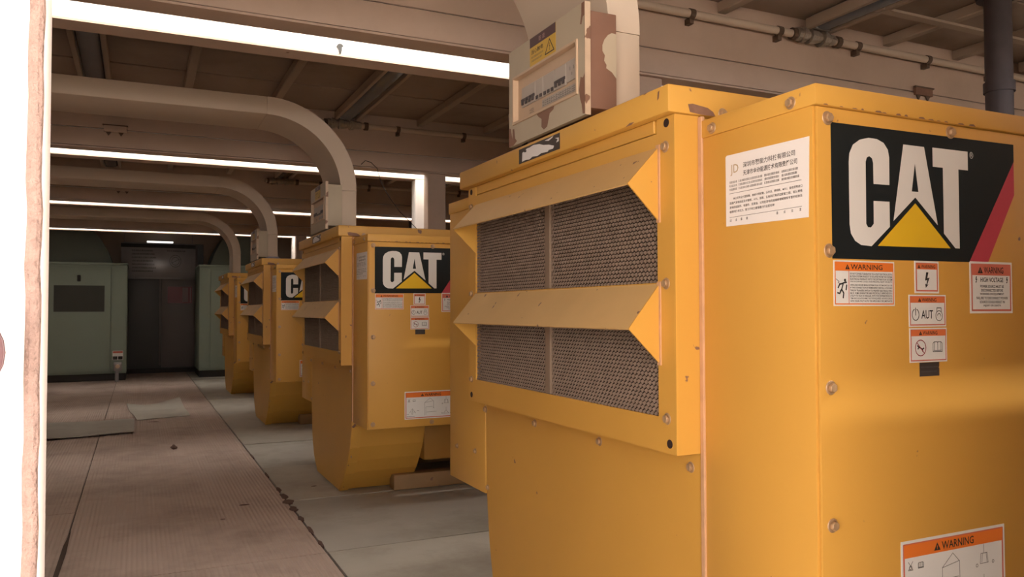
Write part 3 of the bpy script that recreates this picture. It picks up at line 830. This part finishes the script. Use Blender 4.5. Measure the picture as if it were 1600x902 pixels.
# flaked paint on the cover
for poly_ in [
    [[(-1.608, 1.4495), (-1.522, 1.4495), (-1.526, 1.4420), (-1.544, 1.4370), (-1.550, 1.4230), (-1.556, 1.4100), (-1.572, 1.4065), (-1.584, 1.4150), (-1.583, 1.4330), (-1.598, 1.4410)]],
    [[(-1.757, 1.400), (-1.732, 1.4005), (-1.712, 1.408), (-1.722, 1.416), (-1.727, 1.440), (-1.737, 1.441), (-1.738, 1.418), (-1.746, 1.444), (-1.757, 1.447)]],
    [[(-1.3905, 1.634), (-1.4030, 1.634), (-1.4035, 1.612), (-1.409, 1.592), (-1.403, 1.590), (-1.398, 1.604), (-1.3905, 1.606)]],
    [[(-1.3905, 1.402), (-1.400, 1.404), (-1.404, 1.424), (-1.410, 1.436), (-1.414, 1.456), (-1.408, 1.482), (-1.398, 1.478), (-1.3905, 1.486)]]]:
    Bx.flat('flaked_paint', 'boxprimer', cv, [poly_], 0.0003)
# near side: pale paint still holding at the back
By = Plane((0, 1.400, 0), (1, 0, 0), (0, 0, 1), BB)
By.flat('old_paint', 'boxpaint', bx, [[[(0.9045, 1.580), (0.893, 1.581), (0.884, 1.576), (0.875, 1.565), (0.870, 1.553), (0.870, 1.540), (0.876, 1.532), (0.874, 1.520), (0.880, 1.512), (0.879, 1.505), (0.893, 1.498), (0.9045, 1.485)]]], 0.0003)
# window frame and breakers
k = MB(BB)
k.box(0.818, 0.8336, 1.4185, 1.4245, 1.4490, 1.5650).box(0.818, 0.8336, 1.7258, 1.7320, 1.4490, 1.5650)
k.box(0.818, 0.8336, 1.4245, 1.7258, 1.4490, 1.4552).box(0.818, 0.8336, 1.4245, 1.7258, 1.5588, 1.5650)
k.build('window_frame', 'plastic', bx, 0.0008, 1)
MB(BB).box(0.8325, 0.8338, 1.4240, 1.7265, 1.4550, 1.5590).build('window_backing', 'plastic', bx)
def breaker(y0, y1, poles, lev, name='circuit_breaker'):
    o = MB(BB).box(0.8285, 0.8325, y0, y1, 1.4860, 1.5330).build(name, 'breaker', bx, 0.0008, 1)
    w = (y1 - y0) / poles
    if lev:
        MB(BB).box(0.8262, 0.8285, y0 + 0.001, y1 - 0.001, 1.4990, 1.5050).build('toggle_bar', 'lever', o)
        for i in range(poles):
            yy = y0 + w * (i + 0.5)
            MB(BB).box(0.8245, 0.8285, yy - w * 0.22, yy + w * 0.22, 1.4905, 1.5040).build('toggle', 'lever', o, 0.0006, 1)
    else:
        for i in range(poles):
            yy = y0 + w * (i + 0.5)
            MB(BB).box(0.8270, 0.8285, yy - w * 0.3, yy + w * 0.3, 1.4880, 1.4960).build('toggle', 'lever', o)
    return o
breaker(1.629, 1.700, 4, True)
breaker(1.590, 1.627, 2, False)
breaker(1.535, 1.588, 3, False)
breaker(1.483, 1.533, 3, True)
o = MB(BB).box(0.8285, 0.8325, 1.4285, 1.4810, 1.4890, 1.5340).build('socket_module', 'breaker', bx, 0.0008, 1)
Bs = Plane((0.8285, 0, 0), (0, -1, 0), (0, 0, 1), BB)
Bs.strokes('socket_slots', 'lever', o, [[(-1.463, 1.512), (-1.463, 1.519)], [(-1.447, 1.512), (-1.447, 1.519)], [(-1.455, 1.500), (-1.455, 1.506)]], 0.0015, 0.0003)
Bb = Plane((0.8325, 0, 0), (0, -1, 0), (0, 0, 1), BB)
Bb.rect('directory_strip', 'breaker', bx, -1.600, -1.428, 1.4640, 1.4810, 0, 0.0006)
Bb.strokes('directory_print', 'greyink', bx, glyph_marks(-1.598, -1.432, 1.4660, 1.4790, 16, rnd), 0.0009, 0.0009)
Bb.strokes('directory_print', 'greyink', bx, glyph_marks(-1.664, -1.640, 1.4640, 1.4750, 3, rnd), 0.0009, 0.0009)
# danger sticker
dg_ = Bx.rect('danger_sticker', 'ysign', bx, -1.6405, -1.5145, 1.5665, 1.6325, 0.0, 0.0005)
Bx.flat('sticker_band', 'psign', dg_, [[[(-1.6405, 1.6100), (-1.5145, 1.6100), (-1.5145, 1.6325), (-1.6405, 1.6325)]]], 0.0007)
Bx.strokes('band_print', 'pinksign', dg_, glyph_marks(-1.598, -1.562, 1.6160, 1.6260, 2, rnd, 0.6), 0.0020, 0.0009)
Bx.strokes('alert_triangle', 'ink', dg_, [[(-1.5640, 1.5740), (-1.5220, 1.5740), (-1.5430, 1.6040), (-1.5640, 1.5740)]], 0.0026, 0.0008)
Bx.strokes('shock_bolt', 'ink', dg_, [[(-1.5420, 1.5950), (-1.5445, 1.5880), (-1.5410, 1.5885), (-1.5430, 1.5790)]], 0.0014, 0.0008)
Bx.text('danger_text', 'ink', dg_, '当心触电', -1.6320, -1.5730, 1.5930, 1.6040, 0.0008, 0.01)
Bx.strokes('small_print', 'greyink', dg_, glyph_marks(-1.632, -1.573, 1.5840, 1.5885, 11, rnd) + glyph_marks(-1.632, -1.578, 1.5755, 1.5800, 10, rnd), 0.0006, 0.0008)
tag(bx, 'nearest breaker box with peeling paint and yellow danger sticker above the nearest generator', 'breaker box', 'breaker boxes on the duct legs')
for i, s_ in enumerate(('grey breaker box on the duct leg above the second generator', 'small dim breaker box on the duct leg above the third generator')):
    c_ = tag(copy_tree(bx, None, (0, P * (i + 1), 0)), s_)
    for q_ in kids(c_):                       # these boxes kept their paint
        if q_.name.startswith('box_body'):
            q_.data = q_.data.copy()
            q_.data.materials[0] = M['boxpaint']
        if q_.name.startswith('old_paint'):
            bpy.data.objects.remove(q_)
            continue
        for w_ in kids(q_):
            if w_.name.startswith('flaked_paint'):
                bpy.data.objects.remove(w_)

# ------------------------------------------------------------------ conduits, lamps, brackets on the rails
for k, s_ in ((1, 'cream conduit with clamps along the rail above the nearest generator'), (2, 'cream conduit along the rail behind the second generator'), (3, 'dim conduit along the rail behind the third generator')):
    C0 = Vector((2.0, YI + yb(k) - 0.030, 2.202))
    o = tag(empty('conduit_pipe', C0), s_, 'pipe', 'conduits along the rails')
    x0 = 1.04 if k > 1 else 1.0
    MB(C0).cyl((x0, C0.y, C0.z), (XR, C0.y, C0.z), 0.017, n=12).build('conduit', 'pipe', o, smooth=True)
    for x in [1.55 + 0.47 * i for i in range(9)]:
        kk = MB(C0)
        kk.cyl((x - 0.012, C0.y, C0.z), (x + 0.012, C0.y, C0.z), 0.021, n=12)
        kk.box(x - 0.010, x + 0.010, C0.y - 0.004, YI + yb(k) + 0.002, C0.z - 0.040, C0.z - 0.016)
        kk.build('pipe_clamp', 'clamp', o)
    kk = MB(C0)
    xj = 2.70 if k == 1 else 1.20
    for i in range(9):
        r = 0.030 + 0.008 * math.sin(i * 2.3)
        kk.cyl((xj - 0.12 + i * 0.024, C0.y - 0.006, C0.z), (xj - 0.12 + i * 0.024 + 0.026, C0.y - 0.006, C0.z), r, r * 0.9, n=10)
    kk.build('foil_wrapped_joint', 'foil', o, smooth=True)
    for q in (-0.14, 0.12):
        MB(C0).cyl((xj + q, C0.y, C0.z), (xj + q + 0.025, C0.y, C0.z), 0.026, n=12).build('joint_collar', 'clamp', o)

lamp_labels = {}
for k in range(1, 5):
    for x in (-0.22, 1.20, 2.70, 4.17):
        ya, ye = YO + GAP + 0.09 + yb(k - 1) + 0.25, YI + yb(k) - 0.06
        Lb = Vector((x, (ya + ye) / 2, ZC - 0.006))
        o = empty('ceiling_lamp', Lb)
        MB(Lb).box(x - 0.055, x + 0.055, ya, ye, ZC - 0.046, ZC - 0.006).build('lamp_housing', 'fix', o, 0.004)
        for s_ in (-1, 1):
            MB(Lb).box(x + s_ * 0.066 - 0.011, x + s_ * 0.066 + 0.011, ya - 0.01, ye + 0.01, ZC - 0.066, ZC - 0.020).build('side_rail', 'bow', o, 0.003)
        kk = MB(Lb)
        pr = [(x + 0.050 * math.cos(a), ZC - 0.046 + 0.022 * math.sin(a)) for a in [math.pi + math.pi * i / 10 for i in range(11)]]
        kk.prism(pr, 1, ya + 0.02, ye - 0.02).build('lamp_cover', 'tube', o, smooth=True)
        for yy in (ya - 0.004, ye - 0.02):
            MB(Lb).box(x - 0.045, x + 0.045, yy, yy + 0.024, ZC - 0.064, ZC - 0.008).build('end_cap', 'fix', o, 0.003)
        where = {-0.22: 'by the white door side', 1.20: 'over the breaker box line', 2.70: 'right of the duct leg', 4.17: 'deep on the right'}[x]
        mod = {1: 'nearest', 2: 'second', 3: 'third', 4: 'fourth'}[k]
        tag(o, 'unlit tube lamp across the %s ceiling bay, %s' % (mod, where), 'lamp', 'unlit ceiling tube lamps')

for k in range(1, 4):
    for x, s_ in ((-0.13, 'left'), (3.42, 'right')):
        if x < 0 and k == 1: continue
        C0 = Vector((x, YI + yb(k) - 0.006, 2.045))
        o = tag(empty('rail_bracket', C0), 'small rusty latch bracket on the %s rail groove, %s end' % ({1: 'nearest', 2: 'second', 3: 'third'}[k], s_), 'bracket', 'latch brackets on the rails')
        MB(C0).box(x - 0.060, x + 0.060, C0.y - 0.014, C0.y + 0.004, 2.030, 2.068).build('bracket_plate', 'beam' if x < 0 else 'rust', o, 0.003)
        for q in (-0.035, 0.030):
            MB(C0).prism([(x + q - 0.014, 2.030), (x + q + 0.014, 2.030), (x + q, 2.008)], 1, C0.y - 0.010, C0.y - 0.002).build('bracket_tooth', 'clamp', o)
        MB(C0).box(x - 0.066, x + 0.066, C0.y - 0.017, C0.y - 0.004, 2.066, 2.072).build('bracket_top', 'clamp', o)

# drain slot in the sunlit rail
o = MB().add([(0.660 + 0.013 * math.cos(a) * (1 if math.sin(a) > 0 else 0.5), YO + GAP - 0.0015, 1.965 + (0.014 if math.sin(a) > 0 else 0.026) * math.sin(a)) for a in [2 * math.pi * i / 16 for i in range(16)]] +
             [(0.660 + 0.013 * math.cos(a) * (1 if math.sin(a) > 0 else 0.5), YO + GAP + 0.001, 1.965 + (0.014 if math.sin(a) > 0 else 0.026) * math.sin(a)) for a in [2 * math.pi * i / 16 for i in range(16)]],
             [tuple(range(16)), tuple(reversed(range(16, 32)))] + [(i, (i + 1) % 16, 16 + (i + 1) % 16, 16 + i) for i in range(16)]).build('drain_plug', 'rubber')
tag(o, 'dark teardrop drain plug on the sunlit rail above the second bay', 'plug')

# hanging wire behind the second generator
o = MB().tube([(1.30, 5.05, 1.95), (1.325, 5.04, 1.975), (1.36, 5.03, 1.965), (1.40, 5.03, 1.93), (1.43, 5.04, 1.84), (1.48, 5.05, 1.76), (1.56, 5.06, 1.66), (1.68, 5.06, 1.55), (1.80, 5.06, 1.46), (1.95, 5.06, 1.40)], 0.0024, 6).build('hanging_wire', 'rubber', smooth=True)
tag(o, 'thin black wire hanging from the rail behind the second generator', 'wire')

# ------------------------------------------------------------------ far end: cabinets, door, notice
def cabinet(x0, x1, y0, label, full):
    C0 = Vector(((x0 + x1) / 2, y0 + 0.3, FZ))
    o = tag(empty('control_cabinet', C0), label, 'cabinet', 'green cabinets at the far end')
    MB(C0).box(x0, x1, y0 + 0.01, y0 + 0.9, 0.215, 1.585).build('cabinet_body', 'green', o, 0.006)
    MB(C0).box(x0 - 0.006, x1 + 0.006, y0 - 0.008, y0 + 0.9, 1.586, 1.612).build('cabinet_top', 'green', o, 0.004)
    MB(C0).box(x0 + 0.01, x1 - 0.01, y0 + 0.03, y0 + 0.9, FZ, 0.214).build('plinth', 'kick', o)
    if full:
        d = MB(C0).box(x0 + 0.04, -0.318, y0, y0 + 0.012, 0.24, 1.545).build('cabinet_door', 'green', o, 0.004)
        gp = MB(C0).box(-0.943, -0.387, y0 - 0.004, y0 - 0.001, 0.995, 1.322).build('vent_grille', 'grille', d)
        for i in range(16):
            z = 1.005 + i * 0.0195
            MB(C0).box(-0.938, -0.392, y0 - 0.010, y0 - 0.0045, z, z + 0.008).build('grille_slat', 'grille', d)
        MB(C0).box(-0.690, -0.655, y0 - 0.016, y0 - 0.001, 1.375, 1.450).build('door_handle', 'kick', d, 0.003)
        MB(C0).box(-0.313, x1 - 0.012, y0, y0 + 0.012, 0.24, 1.565).build('side_panel', 'green', o, 0.004)
    else:
        d = MB(C0).box(x0 + 0.14, x1 - 0.03, y0, y0 + 0.012, 0.24, 1.53).build('cabinet_door', 'green', o, 0.004)
        MB(C0).box(x0 + 0.01, x0 + 0.135, y0, y0 + 0.012, 0.24, 1.565).build('side_panel', 'green', o, 0.004)
        MB(C0).box(x1 - 0.12, x1 - 0.09, y0 - 0.016, y0 - 0.001, 1.0, 1.1).build('door_handle', 'kick', d, 0.003)
    return o
cabinet(-1.45, -0.132, 11.2, 'grey-green cabinet with dark vent grille left of the dark double door', True)
cabinet(0.725, 1.75, 11.2, 'grey-green cabinet right of the dark double door, behind the last generator', False)
for x0, x1, x2, x3, s_ in ((-1.44, -0.30, -0.46, -1.44, 'left'), (0.86, 1.74, 1.74, 1.12, 'right')):
    C0 = Vector(((x0 + x1) / 2, 11.65, 1.612))
    if s_ == 'left':
        q = [(x0, 1.613), (x1, 1.613), (-0.36, 1.78), (-0.44, 1.92), (-0.56, 2.06), (-0.70, 2.235), (x0, 2.235)]
    else:
        q = [(x0, 1.613), (x1, 1.613), (x1, 2.235), (1.26, 2.235), (1.12, 2.10), (1.00, 1.94), (0.92, 1.78)]
    MBo = MB().prism(q, 1, 11.28, 12.0)
    tag(MBo.build('extractor_hood', 'dgreen', None, 0.006), 'dark green curved extractor hood on the %s far cabinet' % s_, 'hood', 'hoods over the green cabinets')

dr = tag(empty('door_2', (0.32, 12.4, FZ)), 'dark double door between the green cabinets', kind='structure')
db2 = dr.location
MB(db2).box(-0.20, 0.86, 12.47, YE, FZ, 1.98).build('door_frame', 'door', dr)
MB(db2).box(-0.14, 0.285, 12.43, 12.468, FZ + 0.07, 1.92).build('door_leaf', 'door', dr, 0.004)
MB(db2).box(0.300, 0.78, 12.43, 12.468, FZ + 0.07, 1.92).build('door_leaf', 'door2', dr, 0.004)
MB(db2).box(0.270, 0.292, 12.405, 12.429, FZ + 0.10, 1.46).build('locking_bar', 'door2', dr, 0.003)
MB(db2).box(-0.20, 0.86, 12.33, 12.47, FZ, FZ + 0.06).build('threshold', 'kick', dr)
pd = MB(db2).box(0.378, 0.704, 12.424, 12.4295, 1.115, 1.352).build('door_poster', 'redsign', dr)
Dp = Plane((0, 12.424, 0), (1, 0, 0), (0, 0, 1), db2)
Dp.flat('poster_photo', 'pinksign', pd, [[[(0.575, 1.13), (0.650, 1.13), (0.650, 1.34), (0.575, 1.34)]]], 0.0008)
Dp.flat('poster_stripe', 'pinksign', pd, [[[(0.678, 1.13), (0.688, 1.13), (0.688, 1.34), (0.678, 1.34)]]], 0.0008)

nb = tag(empty('notice_board', (0.26, 12.2, 1.46)), 'glossy grey notice board hung over the dark double door', 'notice board')
n0 = nb.location
MB(n0).box(-0.225, 0.735, 12.22, 12.245, 1.475, 1.955).build('board_panel', 'board', nb, 0.003)
MB(n0).box(-0.227, 0.737, 12.212, 12.219, 1.893, 1.945).build('board_header', 'kick', nb)
MB(n0).box(-0.24, 0.75, 12.205, 12.25, 1.455, 1.474).build('board_ledge', 'fix', nb, 0.002)
for x_ in (-0.18, 0.69):
    MB(n0).cyl((x_, 12.232, 1.95), (x_, 12.232, ZC - 0.003), 0.004, n=8).build('hanger_rod', 'fix', nb)
Np = Plane((0, 12.22, 0), (1, 0, 0), (0, 0, 1), n0)
Np.strokes('board_print', 'greyink', nb, [l for i in range(7) for l in glyph_marks(-0.09, 0.18 + 0.02 * (i % 3), 1.84 - i * 0.048, 1.86 - i * 0.048, 18, rnd)] + [l for l in glyph_marks(0.36, 0.60, 1.845, 1.865, 10, rnd)], 0.004, 0.0008)['kind'] = 'stuff'
Np.strokes('board_emblem', 'greyink', nb, [circle(0.47, 1.71, 0.075, 0.085), circle(0.47, 1.71, 0.05, 0.055), [(0.42, 1.68), (0.52, 1.74)]], 0.006, 0.0008)
o = MB().box(0.10, 0.44, 12.24, 12.29, 1.968, 1.990).build('reflection_strip', 'reflection_lit' if 'reflection_lit' in M else 'label', None, 0.004)  # glowing strip stands in for a lamp's reflection on the board
o.data.materials.clear()
o.data.materials.append(mat('glowing_reflection', (0.9, 0.9, 0.9), 0.4, emit=(1.0, 0.95, 0.9, 1.3)))
tag(o, 'short glowing strip light above the notice board', 'light')

cf = tag(empty('conduit_fitting', (-0.24, 11.02, FZ)), 'small grey conduit fitting with warning tag beside the left cabinet', 'fitting')
c0 = cf.location
MB(c0).cyl((-0.235, 11.02, FZ), (-0.235, 11.02, 0.255), 0.022, n=14).build('stub_pipe', 'fix', cf, smooth=True)
MB(c0).box(-0.275, -0.180, 11.00, 11.06, 0.255, 0.365).build('junction_box', 'fix', cf, 0.012)
MB(c0).cyl((-0.228, 10.985, 0.315), (-0.228, 11.0, 0.315), 0.026, n=18).build('junction_cover', 'plastic', cf, 0.003)
tg = MB(c0).box(-0.290, -0.170, 11.190, 11.196, 0.385, 0.500).build('warning_tag', 'label', cf)
Tg = Plane((0, 11.190, 0), (1, 0, 0), (0, 0, 1), c0)
Tg.flat('tag_header', 'salmon', tg, [[[(-0.285, 0.470), (-0.175, 0.470), (-0.175, 0.495), (-0.285, 0.495)]]], 0.0008)
Tg.flat('tag_icons', 'kick', tg, [[[(-0.285, 0.390), (-0.234, 0.390), (-0.234, 0.430), (-0.285, 0.430)]], [[(-0.226, 0.390), (-0.175, 0.390), (-0.175, 0.430), (-0.226, 0.430)]]], 0.0008)

# ------------------------------------------------------------------ things on the floor
def sheet_grid(name, m, corners, lift, n=10, th=0.006):
    k = MB()
    (a, b, c, d) = [Vector((*p, 0)) for p in corners]
    for side in (0, 1):
        vs = []
        for i in range(n + 1):
            for j in range(n + 1):
                u, v = i / n, j / n
                p = a * (1 - u) * (1 - v) + b * u * (1 - v) + c * u * v + d * (1 - u) * v
                vs.append((p.x, p.y, FZ + 0.001 + lift(u, v) + side * th))
        fs = [(i * (n + 1) + j, (i + 1) * (n + 1) + j, (i + 1) * (n + 1) + j + 1, i * (n + 1) + j + 1) for i in range(n) for j in range(n)]
        k.add(vs, fs)
    m1 = (n + 1) ** 2
    edge = [i * (n + 1) for i in range(n + 1)] + [n * (n + 1) + j for j in range(1, n + 1)] + [i * (n + 1) + n for i in range(n - 1, -1, -1)] + [j for j in range(n - 1, 0, -1)]
    k.f += [(edge[i], edge[(i + 1) % len(edge)], m1 + edge[(i + 1) % len(edge)], m1 + edge[i]) for i in range(len(edge))]
    return k.build(name, m, smooth=True)
o = sheet_grid('floor_mat', 'sheet', [(0.0, 7.02), (0.40, 7.14), (0.36, 8.10), (-0.09, 7.95)], lambda u, v: 0.055 * max(0, (u + v - 1.35) / 0.65) ** 1.5 + 0.030 * max(0, (v - u - 0.45) / 0.55) ** 2 + 0.008 * math.sin(5 * v) ** 2)
tag(o, 'loose grey mat with one curled-up corner on the aisle floor', 'mat')
o = sheet_grid('floor_mat', 'sheet2', [(-0.72, 6.18), (-0.02, 6.30), (-0.02, 7.02), (-0.72, 7.05)], lambda u, v: 0.007 + 0.006 * math.sin(4 * u + 1) ** 2)
tag(o, 'flat dark grey mat lying left of the curled mat', 'mat')
bm = bmesh.new()
bmesh.ops.create_icosphere(bm, subdivisions=2, radius=0.022)
for v in bm.verts:
    v.co *= rnd.uniform(0.8, 1.15)
    v.co.z *= 0.75
    if v.co.z > 0: v.co.x *= 0.6
me = bpy.data.meshes.new('dirt_clod')
bm.to_mesh(me); bm.free()
me.materials.append(M['stone'])
o = bpy.data.objects.new('dirt_clod', me)
COL.objects.link(o)
o.location = (0.212, 5.48, FZ + 0.0135)
tag(o, 'small brown clod of dirt lying on the ribbed aisle floor', 'clod')
# broken seam edge: crumbs along the joint
for y, L_, w_ in ((3.02, 0.10, 0.010), (3.22, 0.16, 0.012), (3.42, 0.10, 0.016), (3.60, 0.12, 0.022), (3.74, 0.10, 0.036), (3.86, 0.14, 0.026), (4.02, 0.12, 0.016), (4.40, 0.16, 0.009), (5.0, 0.2, 0.008)):
    q = [(0.628 + w_ * rnd.uniform(0.45, 1.0) * math.cos(a), y + L_ / 2 * rnd.uniform(0.6, 1.0) * math.sin(a)) for a in [2 * math.pi * j / 11 for j in range(11)]]
    MB().prism(q, 2, FZ - 0.006, FZ + 0.0015).build('joint_crumb', 'stone', fl)
for x, y, w_ in ((0.44, 3.77, 0.03), (0.80, 4.02, 0.02), (0.12, 6.9, 0.05), (0.33, 3.55, 0.012)):
    q = [(x + w_ * rnd.uniform(0.5, 1.0) * math.cos(a), y + w_ * 0.5 * rnd.uniform(0.4, 1.0) * math.sin(a)) for a in [2 * math.pi * j / 9 for j in range(9)]]
    MB().prism(q, 2, FZ - 0.006, FZ + 0.001).build('dirt_spot', 'stone', fl)
q = [(-0.247, 2.9), (-0.232, 2.95), (-0.228, 3.3), (-0.234, 3.62), (-0.245, 3.4)]
MB().prism(q, 2, FZ - 0.006, FZ + 0.0012).build('joint_tear', 'subfloor', fl)
